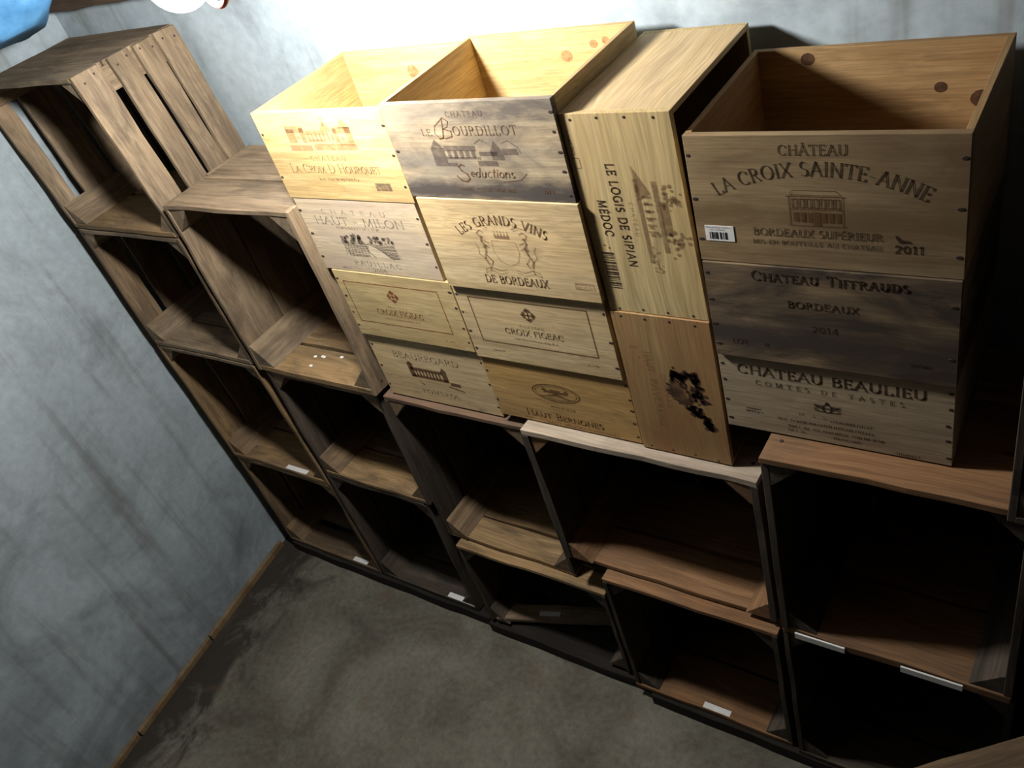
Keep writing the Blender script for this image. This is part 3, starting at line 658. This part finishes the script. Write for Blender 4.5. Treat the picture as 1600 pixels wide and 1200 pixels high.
def f(p):
    p.text('CHATEAU', -1.262, -1.095, 1.362, .009, gap=.75, wmax=.13)
    p.text('HAUT - MILON', -1.290, -1.058, 1.3385, .0165, gap=.08, wmax=.12)
    p.tiny(-1.238, -1.128, 1.330, .005, 8)
    p.text('PAUILLAC', -1.232, -1.108, 1.2475, .0105, gap=.35, wmax=.14)
    p.text('2008', -1.188, -1.152, 1.2345, .0085); p.tiny(-1.272, -1.245, 1.236, .004, 3)
stamp(b, YB, f, 'ink_grey')
def f(p):
    r = random.Random(4)
    for k in range(26):   # trees along the skyline
        p.disc((-1.240 + r.uniform(0, .055), 1.305 + r.uniform(-.006, .012)), r.uniform(.003, .006), None, 7)
    for k in range(26): p.disc((-1.165 + r.uniform(0, .06), 1.305 + r.uniform(-.004, .010)), r.uniform(.0025, .005), None, 7)
    for k in range(9):    # vine rows and the track between them
        z = 1.298 - k * .0035
        p.line([(-1.243 + k * .001, z), (-1.190 - k * .0012 + .018, z + r.uniform(-.001, .001))], .0016)
        p.line([(-1.160 + k * .005, z), (-1.104, z + r.uniform(-.001, .001))], .0016)
    for k in range(8): p.line([(-1.235 + k * .008, 1.298), (-1.243 + k * .009, 1.268)], .0011); p.line([(-1.158 + k * .007, 1.298), (-1.125 + k * .004, 1.270)], .0011)
    p.line([(-1.172, 1.300), (-1.150, 1.29), (-1.118, 1.268)], .002); p.line([(-1.182, 1.300), (-1.178, 1.282), (-1.165, 1.268)], .0018)
stamp(b, YB, f, 'ink_grey', 'printed_emblem')
def figeac(p, xo, zo, k=1.0):
    X = lambda v: xo + v * k
    p.frame(X(-.125), zo - .0505, X(.125), zo + .0505, .0022)
    c = (X(.0), zo + .024)
    for a in range(4):
        an = math.radians(45 + 90 * a + 45); ux, uz = math.cos(an), math.sin(an)
        for s in (-1, 0, 1): p.disc((c[0] + ux * .0095 - uz * .0042 * s + ux * (.003 if s == 0 else 0), c[1] + uz * .0095 + ux * .0042 * s + uz * (.003 if s == 0 else 0)), .0033, None, 8)
        p.seg(c, (c[0] + ux * .011, c[1] + uz * .011), .003)
    p.text('CHATEAU', X(-.026), X(.026), zo - .006, .005, gap=.3, wmax=.17)
    p.text('CROIX FIGEAC', X(-.063), X(.063), zo - .0245, .0125, gap=.1, wmax=.17, wmin=.06)
    p.tiny(X(-.048), X(.048), zo - .037, .0042, 6)
    p.tiny(X(-.108), X(-.08), zo - .073, .004, 2); p.tiny(X(.098), X(.122), zo - .073, .004, 4)
YC = -.007
b = wine_box(-1.311, -1.000, YC, 1.064, 1.229, 'wine box with a ruled frame and cross emblem, under the vineyard landscape box', 'pine_olive', seed=8, nails=(4, 4))
stamp(b, YC, lambda p: figeac(p, -1.1655, 1.1535), 'ink_rust')
YD = .000
b = wine_box(-1.311, -0.996, YD, 0.886, 1.063, 'pale wine box with a small printed mansion, at the foot of the leftmost box stack', 'pine_pale', seed=9, nails=(3, 3))
def f(p):
    p.text('BEAUREGARD', -1.250, -1.068, 1.006, .015, gap=.12, wmax=.16)
    p.text('POMEROL', -1.205, -1.100, .910, .0125, gap=.2, wmax=.16)
    p.text('2010', -1.062, -1.040, .889, .0075, wmax=.17); p.tiny(-1.255, -1.215, .905, .004, 5)
stamp(b, YD, f, 'ink_grey')
def f(p):
    p.rect(-1.215, .955, -1.115, .962); p.rect(-1.215, .975, -1.125, .983); p.rect(-1.220, .955, -1.205, .992); p.rect(-1.128, .955, -1.114, .985)
    for k in range(8): p.rect(-1.202 + k * .009, .960, -1.197 + k * .009, .978)
    p.poly((-1.222, .990), (-1.203, .990), (-1.212, 1.0)); p.poly((-1.130, .984), (-1.112, .984), (-1.121, .995))
    p.rect(-1.112, .948, -1.085, .957); p.poly((-1.195, .934), (-1.190, .934), (-1.205, .950)); p.line([(-1.12, .944), (-1.08, .937)], .003)
stamp(b, YD, f, 'ink_brown', 'printed_emblem')

# --- second stack
YE = -.018
b = wine_box(-0.996, -0.671, YE, 1.4155, 1.579, 'open grey wine box stained dark along its lower edge, with looping script letters', 'pine_stained', seed=12, nails=(1, 5), inner='pine_yellow',
             knots=((-.80, 1.535, .011), (-.745, 1.552, .008), (-.722, 1.556, .007)))
k_ = .992
def f(p):
    X = lambda v: v * k_
    p.text('CHATEAU', X(-.872), X(-.802), 1.556, .0085, gap=.3, wmax=.11)
    p.text('LE', X(-.932), X(-.912), 1.526, .0105, wmax=.12); p.text('OURDILLOT', X(-.868), X(-.748), 1.526, .0145, gap=.16, wmax=.12)
    bx = X(-.905)                                                     # swash initial
    p.line([(bx + .022, 1.552), (bx + .018, 1.535), (bx + .014, 1.522), (bx + .006, 1.520)], .0022)
    p.line([(bx + q * .001, 1.530 + w * .001) for q, w in ((14, 18), (4, 12), (0, 0), (6, -8), (16, -8))], .0013)
    p.line([(bx + .014, 1.548), (bx + .024, 1.555), (bx + .033, 1.549), (bx + .028, 1.540), (bx + .019, 1.537)], .0016)
    p.line([(bx + .019, 1.537), (bx + .033, 1.533), (bx + .032, 1.524), (bx + .018, 1.521)], .0018)
    p.text('eductions', X(-.862), X(-.775), 1.455, .0175, 'script', slant=.25, wmax=.12, gap=.0)
    sx = X(-.885)
    p.line([(sx + q * .001, 1.458 + w * .001) for q, w in ((17, 17), (11, 19), (5, 15), (9, 8), (18, 2), (20, -6), (13, -11), (3, -9), (-4, -1))], .0026)
    p.line([(X(-.80), 1.448), (X(-.765), 1.452), (X(-.752), 1.463)], .0012)
    p.text('GRAND VIN', X(-.892), X(-.845), 1.431, .006, gap=.25, wmax=.12); p.tiny(X(-.838), X(-.78), 1.431, .006, 4); p.tiny(X(-.728), X(-.705), 1.430, .006, 9)
stamp(b, YE, f, 'ink_brown')
def f(p):
    X = lambda v: v * k_
    p.poly((X(-.925), 1.504), (X(-.898), 1.504), (X(-.912), 1.520)); p.rect(X(-.925), 1.474, X(-.898), 1.505)
    p.rect(X(-.898), 1.500, X(-.835), 1.509); p.rect(X(-.898), 1.486, X(-.83), 1.490); p.rect(X(-.83), 1.492, X(-.795), 1.499)
    for k in range(5): p.rect(X(-.893 + k * .012), 1.488, X(-.886 + k * .012), 1.501)
    p.poly((X(-.808), 1.500), (X(-.785), 1.500), (X(-.797), 1.517)); p.rect(X(-.808), 1.485, X(-.785), 1.5); p.rect(X(-.785), 1.494, X(-.757), 1.504)
    p.line([(X(-.835), 1.512), (X(-.822), 1.519), (X(-.81), 1.513)], .0018); p.line([(X(-.785), 1.512), (X(-.77), 1.517), (X(-.755), 1.506), (X(-.752), 1.496)], .0013)
    p.rect(X(-.898), 1.474, X(-.88), 1.480); p.rect(X(-.838), 1.475, X(-.80), 1.484)
stamp(b, YE, f, 'ink_grey', 'printed_emblem')
YG = -.021
b = wine_box(-0.987, -0.668, YG, 1.234, 1.4150, 'clean pale wine box printed with a crest under arched capital letters', 'pine_pale', seed=14, nails=(0, 0))
s_ = .988
def f(p):
    X = lambda v: v * s_
    p.text('LES GRANDS VINS', X(-.926), X(-.752), 1.3475, .0165, sag=.024, gap=.12, wmax=.18, wmin=.055)
    p.text('DE BORDEAUX', X(-.905), X(-.773), 1.2535, .0155, gap=.1, wmax=.18, wmin=.055)
stamp(b, YG, f, 'ink_brown')
def f(p):
    X = lambda v: v * s_
    cx, cz = X(-.840), 1.317
    # crown and shield held between two rearing beasts on a scroll
    p.rect(cx - .015, 1.345, cx + .015, 1.3495)
    for k in range(5): p.poly((cx - .016 + k * .0064, 1.349), (cx - .0105 + k * .0064, 1.349), (cx - .0133 + k * .0066, 1.357)); p.disc((cx - .0133 + k * .0066, 1.358), .0015, None, 6)
    sh = [(cx - .024, 1.340), (cx + .024, 1.340), (cx + .026, 1.318), (cx + .018, 1.300), (cx, 1.291), (cx - .018, 1.300), (cx - .026, 1.318), (cx - .024, 1.340)]
    p.line(sh, .0011)
    for s in (-1, 1):
        q = lambda a, z: (cx + s * a * 1.2, 1.319 + (z - 1.319) * 1.08)
        p.line([q(.030, 1.352), q(.036, 1.356), q(.042, 1.351), q(.039, 1.345), q(.033, 1.344)], .0022)            # head
        p.line([q(.036, 1.345), q(.038, 1.336), q(.033, 1.327), q(.036, 1.316), q(.041, 1.304), q(.037, 1.293)], .0042)   # back and flank
        p.line([q(.034, 1.338), q(.026, 1.334)], .0022); p.line([q(.034, 1.330), q(.027, 1.325)], .0022)            # fore paws
        p.line([q(.036, 1.310), q(.029, 1.300), q(.033, 1.292)], .0026)                                             # hind leg
        p.line([q(.041, 1.304), q(.049, 1.312), q(.047, 1.324), q(.051, 1.331)], .0014)                             # tail
        p.line([q(.020, 1.361), q(.030, 1.365), q(.040, 1.361)], .0016); p.line([q(.022, 1.358), q(.032, 1.361)], .0012)   # mantling
        p.disc(q(.0365, 1.326), .0032, .004, 8)
        p.line([q(.008, 1.286), q(.022, 1.283), q(.036, 1.289), q(.046, 1.284)], .0013); p.line([q(.008, 1.281), q(.022, 1.277), q(.038, 1.282), q(.048, 1.277)], .0011)
        p.line([q(.036, 1.289), q(.038, 1.281)], .003); p.line([q(.046, 1.285), q(.048, 1.277)], .0012)
stamp(b, YG, f, 'ink_fade', 'printed_emblem')
stamp(b, YG, lambda p: (p.frame(-.711, 1.2585, -.676, 1.2695, .0009), p.tiny(-.709, -.678, 1.266, .0025, 3), p.tiny(-.709, -.678, 1.2605, .003, 7)), 'ink_rust', 'ink_stamp')
YH = -.014
b = wine_box(-0.990, -0.672, YH, 1.063, 1.233, 'wine box with a ruled frame and cross emblem, under the crested box', 'pine_pale', seed=16, nails=(4, 3))
stamp(b, YH, lambda p: figeac(p, -.8345, 1.1585), 'ink_brown')
YI = -.009
b = wine_box(-0.990, -0.667, YI, 0.906, 1.062, 'honey coloured wine box printed with an oval medallion, at the foot of its stack', 'pine_honey', seed=18, nails=(2, 5))
def f(p):
    p.tiny(-.853, -.797, .955, .005, 3)
    p.text('Haut Bernones', -.919, -.744, .9215, .0165, gap=.08, wmax=.17, wmin=.055)
    p.text('HAUT-MEDOC', -.875, -.790, .9095, .0065, gap=.12, wmax=.18, wmin=.07)
    p.tiny(-.925, -.905, .912, .004, 3); p.tiny(-.79, -.715, .911, .0035, 11)
stamp(b, YI, f, 'ink_brown')
def f(p):
    c = (-.833, .9945); p.ring(c, .053, .021, .0022); p.ring(c, .047, .0165, .0012)
    p.rect(-.86, .994, -.806, .999); p.poly((-.866, .999), (-.85, .999), (-.858, 1.006)); p.poly((-.816, .999), (-.80, .999), (-.808, 1.006)); p.rect(-.845, .999, -.822, 1.003)
    for k in range(13): p.line([(-.833, .993), (-.874 + k * .0068, .981)], .0009)
stamp(b, YI, f, 'ink_brown', 'printed_emblem')

# --- third stack: two boxes turned on their sides
YJ = -.012
DX = (1.217, 1.553, -.008)
b = wine_box(-0.662, -0.4925, YJ, 1.217, 1.553, 'upper wine box turned on its side, barcode printed below its downward lettering', 'pine_olive', seed=21, onside=True, dx=-.008, depth=.285, ends_m='pine_pale')
m_ = .9875
def f(p):
    p.text('LE LOGIS DE SIPIAN', 1.478, 1.306, -.606, .0135, 'sans', down=True, gap=.16, wmax=.16)
    p.text('MÉDOC', 1.419, 1.358, -.634, .0135, 'sans', down=True, gap=.18, wmax=.16)
    p.text('2010', 1.397, 1.380, -.650, .005, 'sans', down=True, wmax=.15)
    p.bars(-.650, -.629, 1.262, 1.331, 3, vertical=False); p.disc((-.641, 1.341), .002, .001); p.disc((-.634, 1.337), .001, .002)
    p.text('6X75CL', 1.515, 1.489, -.656, .006, 'sans', down=True, wmax=.12); p.frame(-.657, 1.470, -.646, 1.486, .0007)
stamp(b, YJ, f, 'ink_dark', dx=DX)
def f(p):
    p.text('CHATEAU', 1.417, 1.361, -.583, .007, 'sans', down=True, gap=.3, wmax=.12)
    r = random.Random(5)
    p.poly((-.567, 1.476), (-.545, 1.432), (-.567, 1.420))                    # roof end
    p.rect(-.569, 1.315, -.562, 1.455); p.rect(-.541, 1.335, -.533, 1.452)
    for k in range(6): p.rect(-.560, 1.425 - k * .0115, -.545, 1.4285 - k * .0115)
    for k in range(5): p.rect(-.558, 1.4135 - k * .013, -.551, 1.419 - k * .013)
    p.rect(-.535, 1.365, -.522, 1.42)
    for cx, cz in ((-.519, 1.424), (-.518, 1.355)):                           # tree crowns
        for k in range(26): p.disc((cx + r.gauss(0, .0075), cz + r.gauss(0, .009)), r.uniform(.002, .0042), None, 6)
    for k in range(22): p.disc((-.556 + r.gauss(0, .005), 1.315 + r.gauss(0, .012)), r.uniform(.001, .0025), None, 5)
stamp(b, YJ, f, 'ink_fade', 'printed_emblem', dx=DX)
YK = -.015
b = wine_box(-0.662, -0.492, YK, 0.906, 1.216, 'reddish wine box turned on its side, printed with a dark vine leaf and grapes', 'pine_red', seed=23, onside=True, depth=.275)
def f(p):
    p.text('HAUT', 1.140, 1.097, -.618, .0125, down=True, gap=.14, wmax=.13); p.text('PAVEREAU', 1.081, .972, -.616, .0125, down=True, gap=.14, wmax=.13)
    p.text('CHATEAU', 1.096, 1.020, -.594, .0075, down=True, gap=.35, wmax=.13)
    p.tiny(-.640, -.628, 1.143, .006, 2); p.disc((-.628, 1.125), .0012, .003)
stamp(b, YK, f, 'ink_fade')
def f(p):
    r = random.Random(9)
    for k in range(60): p.disc((-.553 + r.uniform(-.024, .024), 1.098 + r.gauss(0, .006) - .15 * abs(r.uniform(-.024, .024))), r.uniform(.003, .006), None, 7)   # leaf lobes at the top
    for k in range(16): p.disc((-.531 + r.gauss(0, .004), 1.085 + r.gauss(0, .007)), r.uniform(.003, .005), None, 7)
    p.ring((-.556, 1.078), .0055, .005, .003, 12)
    hub = (-.545, 1.060)
    for k in range(15):                                                       # ribs fanned out to the left
        a = math.radians(112 + k * 9.5); L = (.042 if k < 10 else .036) * r.uniform(.85, 1.05)
        p.poly((hub[0] + .008 * math.cos(a), hub[1] + .008 * math.sin(a)), (hub[0] + L * math.cos(a - .07), hub[1] + L * math.sin(a - .07)), (hub[0] + L * 1.1 * math.cos(a), hub[1] + L * 1.1 * math.sin(a)), (hub[0] + L * math.cos(a + .07), hub[1] + L * math.sin(a + .07)))
    for k in range(40): p.disc((-.536 + r.gauss(0, .007), 1.060 + r.gauss(0, .014)), r.uniform(.0025, .005), None, 7)
    for k in range(90):                                                       # bunch trailing down
        t = r.random() ** .8; p.disc((-.553 + .036 * t + r.gauss(0, .0085 * (1.15 - t)), 1.037 - .050 * t + r.gauss(0, .005)), r.uniform(.003, .005), None, 8)
    p.poly((-.535, 1.062), (-.510, 1.046), (-.524, 1.040)); p.disc((-.516, .988), .0085, .007)
stamp(b, YK, f, 'ink_leaf', 'printed_emblem')

# --- rightmost stack
YL = -.020
b = wine_box(-0.4845, -0.1495, YL, 1.334, 1.523, 'open wine box with arched lettering and a white barcode sticker, topmost on the right', 'pine_tan', seed=25, nails=(3, 3), inner='pine_orange',
             knots=((-.232, 1.460, .0085), (-.183, 1.443, .013), (-.405, 1.508, .010)), depth=.266)
def f(p):
    X = lambda v: v * .994
    p.text('CHÂTEAU', X(-.364), X(-.281), 1.4965, .0135, gap=.1, wmax=.115)
    p.text('LA CROIX SAINTE-ANNE', X(-.449), X(-.194), 1.438, .0190, sag=.031, gap=.09, wmax=.115, wmin=.04)
    p.text('BORDEAUX SUPÉRIEUR', X(-.406), X(-.243), 1.381, .0105, gap=.1, wmax=.14)
    p.text('MIS EN BOUTEILLE AU CHATEAU', X(-.408), X(-.244), 1.3675, .0066, gap=.14, wmax=.15)
    p.text('2011', X(-.229), X(-.196), 1.366, .0105, gap=.14, wmax=.2, wmin=.08)
    p.poly((-.227, 1.392), (-.220, 1.385), (-.211, 1.384), (-.208, 1.381), (-.222, 1.380), (-.226, 1.386))
stamp(b, YL, f, 'ink_dark')
def f(p):
    x0, x1 = -.354, -.287
    p.rect(x0 - .003, 1.440, x1 + .003, 1.4412); p.rect(x0 + .002, 1.4425, x1 - .002, 1.4432); p.rect(x0, 1.4215, x1, 1.4225); p.rect(x0 - .002, 1.398, x1 + .004, 1.3988)
    p.rect(x0, 1.399, x0 + .0012, 1.441); p.rect(x1 - .0012, 1.399, x1, 1.441); p.line([(x0 + .002, 1.442), (x0 + .005, 1.449)], .0008); p.line([(x1 - .002, 1.442), (x1 - .008, 1.449), (x0 + .006, 1.449)], .0007)
    for k in range(7): p.frame(x0 + .005 + k * .0087, 1.4245, x0 + .0105 + k * .0087, 1.437, .0016)
    for k in range(7):
        if k != 3: p.rect(x0 + .005 + k * .0087, 1.404, x0 + .0115 + k * .0087, 1.418)
    p.rect(x0 + .0295, 1.3985, x0 + .039, 1.419)
stamp(b, YL, f, 'ink_brown', 'printed_emblem')
q = Mesh(['paper']); q.plank((-.472, YL - .0007, 1.3675), (-.431, YL - .0002, 1.3915), 'x', tint=.5)
st = q.build('barcode_sticker', b[1], b[2]); st['label'] = 'small white barcode sticker'
p = Print(YL - .0007, .0002); p.bars(-.466, -.440, 1.3705, 1.3815, 6); p.tiny(-.470, -.434, 1.388, .0018, 3); p.tiny(-.464, -.444, 1.3845, .0018, 5)
p.build('barcode', 'ink_black', b[1], b[2])
YM = -.023
b = wine_box(-0.4828, -0.1505, YM, 1.164, 1.333, 'mould-stained dark wine box second from the top of the rightmost stack', 'pine_mouldy', seed=27, nails=(4, 2), depth=.27)
def f(p):
    X = lambda v: v * .983
    p.text('Chateau Tiffrauds', X(-.420), X(-.213), 1.309, .0155, gap=.12, wmax=.2, wmin=.06)
    p.text('BORDEAUX', X(-.372), X(-.276), 1.2675, .011, gap=.12, wmax=.2, wmin=.07); p.text('2014', X(-.341), X(-.305), 1.229, .010, wmax=.15)
    p.text('LOT', X(-.462), X(-.437), 1.191, .009, wmax=.16); p.tiny(X(-.415), X(-.40), 1.193, .006, 4); p.tiny(X(-.21), X(-.185), 1.190, .006, 8)
stamp(b, YM, f, 'ink_dark')
YN = -.017
b = wine_box(-0.4850, -0.1520, YN, 1.009, 1.163, 'greyish wine box with a small coat of arms, at the foot of the rightmost stack', 'pine_grey', seed=29, nails=(4, 5))
def f(p):
    X = lambda v: v * .985
    p.rect(X(-.457), 1.0545, X(-.432), 1.0560)
    p.text('CHATEAU BEAULIEU', X(-.463), X(-.190), 1.1275, .0165, gap=.1, wmax=.2, wmin=.06)
    p.text('COMTES DE TASTES', X(-.436), X(-.219), 1.108, .0088, gap=.62, wmax=.16)
    p.text('MIS', X(-.372), X(-.33), 1.058, .005, gap=1.3); p.tiny(X(-.325), X(-.262), 1.054, .005, 31)
    p.tiny(X(-.405), X(-.262), 1.042, .0052, 5); p.tiny(X(-.39), X(-.248), 1.030, .005, 7); p.tiny(X(-.39), X(-.362), 1.021, .0045, 9); p.tiny(X(-.32), X(-.28), 1.020, .0045, 13)
    p.tiny(X(-.457), X(-.43), 1.047, .005, 3); p.tiny(X(-.228), X(-.196), 1.012, .0045, 8)
stamp(b, YN, f, 'ink_dark')
def f(p):
    c = (-.323, 1.081)
    for s in (-1, 1):
        for k in range(4): p.line([(c[0] + s * .004, c[1] - .004 + k * .003), (c[0] + s * (.012 + .002 * k), c[1] + .001 + k * .0012), (c[0] + s * .019, c[1] - .005 + k * .004)], .0014)
        p.line([(c[0] + s * .003, c[1] - .007), (c[0] + s * .018, c[1] - .006)], .0016)
    p.ring(c, .0065, .008, .0016); p.rect(c[0] - .005, c[1] - .001, c[0] + .005, c[1] + .001); p.disc((c[0], c[1] + .010), .003)
stamp(b, YN, f, 'ink_dark', 'printed_emblem')

# ------------------------------------------------------------------ the hanging bulb
lamp = thing('hanging_light_bulb', 'glowing bare bulb hanging on its cord above the leftmost wine boxes', 'light bulb', (BULB[0], BULB[1], BULB[2]))
def lathe(prof, n=24):
    bm = bmesh.new(); rings = []
    for r, z in prof: rings.append([bm.verts.new((max(r, 1e-5) * math.cos(2 * math.pi * k / n), max(r, 1e-5) * math.sin(2 * math.pi * k / n), z)) for k in range(n)])
    for a, b in zip(rings[:-1], rings[1:]):
        for k in range(n): bm.faces.new((a[k], a[(k + 1) % n], b[(k + 1) % n], b[k]))
    bmesh.ops.remove_doubles(bm, verts=bm.verts[:], dist=1e-4)
    bmesh.ops.recalc_face_normals(bm, faces=bm.faces[:])
    return bm
def from_bm(name, bm, m, parent, smooth=True):
    me = bpy.data.meshes.new(name); bm.to_mesh(me); bm.free(); me.materials.append(MATS[m])
    if smooth: me.shade_smooth()
    o = bpy.data.objects.new(name, me); COL.objects.link(o); o.parent = parent; return o
rb = .044
from_bm('glass_bulb', lathe([(rb * math.sin(math.radians(a)), -rb * math.cos(math.radians(a))) for a in range(0, 136, 9)] + [(.022, .046), (.017, .058), (.017, .068)]), 'bulb', lamp)
from_bm('socket', lathe([(.0, .066), (.021, .066), (.022, .075), (.021, .112), (.012, .122), (.0, .124)]), 'black_plastic', lamp)
from_bm('cord', lathe([(.0, .12), (.0035, .122), (.0035, 2.38 - BULB[2]), (0, 2.38 - BULB[2])], 8), 'black_plastic', lamp)
def tube(pts, r, n=8):
    bm = bmesh.new(); rings = []
    for i, p in enumerate(pts):
        t = (Vector(pts[min(i + 1, len(pts) - 1)]) - Vector(pts[max(i - 1, 0)])).normalized()
        a = t.orthogonal().normalized() if i == 0 else (a - t * a.dot(t)).normalized()
        b_ = t.cross(a)
        rings.append([bm.verts.new(Vector(p) + r * (a * math.cos(2 * math.pi * k / n) + b_ * math.sin(2 * math.pi * k / n))) for k in range(n)])
    for u, v in zip(rings[:-1], rings[1:]):
        for k in range(n): bm.faces.new((u[k], u[(k + 1) % n], v[(k + 1) % n], v[k]))
    bm.faces.new(rings[0][::-1]); bm.faces.new(rings[-1])
    return bm
hook = [(.018, -.003, .095), (.040, -.004, .086), (.046, -.004, .05)] + [(.070 - .024 * math.cos(math.radians(a)), -.004, -.012 - .030 * math.sin(math.radians(a))) for a in range(0, 200, 15)]
from_bm('hook', tube(hook, .0045), 'red_plastic', lamp)['label'] = 'red plastic hook'

# ------------------------------------------------------------------ blue plastic sack hung up in the corner
bm = bmesh.new(); nu, nv = 40, 26; rows = []
for j in range(nv + 1):
    v = j / nv; row = []
    z = 1.742 + .36 * v ** 1.15
    rad = (.02 + .98 * math.sin(math.pi * min(1, .12 + v * .62)) ** .8) * (1 if v < .8 else 1 - (v - .8) * 4.0)
    for i in range(nu):
        a = 2 * math.pi * i / nu
        w = 1 + .16 * noise.noise(Vector((math.cos(a) * 2.2, math.sin(a) * 2.2, v * 5))) + .06 * noise.noise(Vector((math.cos(a) * 8, math.sin(a) * 8, v * 9)))
        x = -2.03 + .165 * rad * w * math.cos(a); y = 0.03 + .145 * rad * w * math.sin(a)
        zz = z + (.04 * (x + 2.03) / .165 + .012 * noise.noise(Vector((x * 18, y * 18, 1)))) * (1 - v)
        row.append(bm.verts.new((x, y, zz)))
    rows.append(row)
for j in range(nv):
    for i in range(nu): bm.faces.new((rows[j][i], rows[j][(i + 1) % nu], rows[j + 1][(i + 1) % nu], rows[j + 1][i]))
bm.faces.new(rows[0][::-1]); bm.faces.new(rows[-1])
sack = thing('plastic_sack', 'blue plastic sack hanging high in the corner by the left wall', 'sack', (-2.03, .03, 1.742))
for v in bm.verts: v.co -= Vector((-2.03, .03, 1.742))
from_bm('sack_body', bm, 'tarp', sack)
from_bm('string', tube([(0, 0, .355), (0, 0, .64)], .003), 'black_plastic', sack)
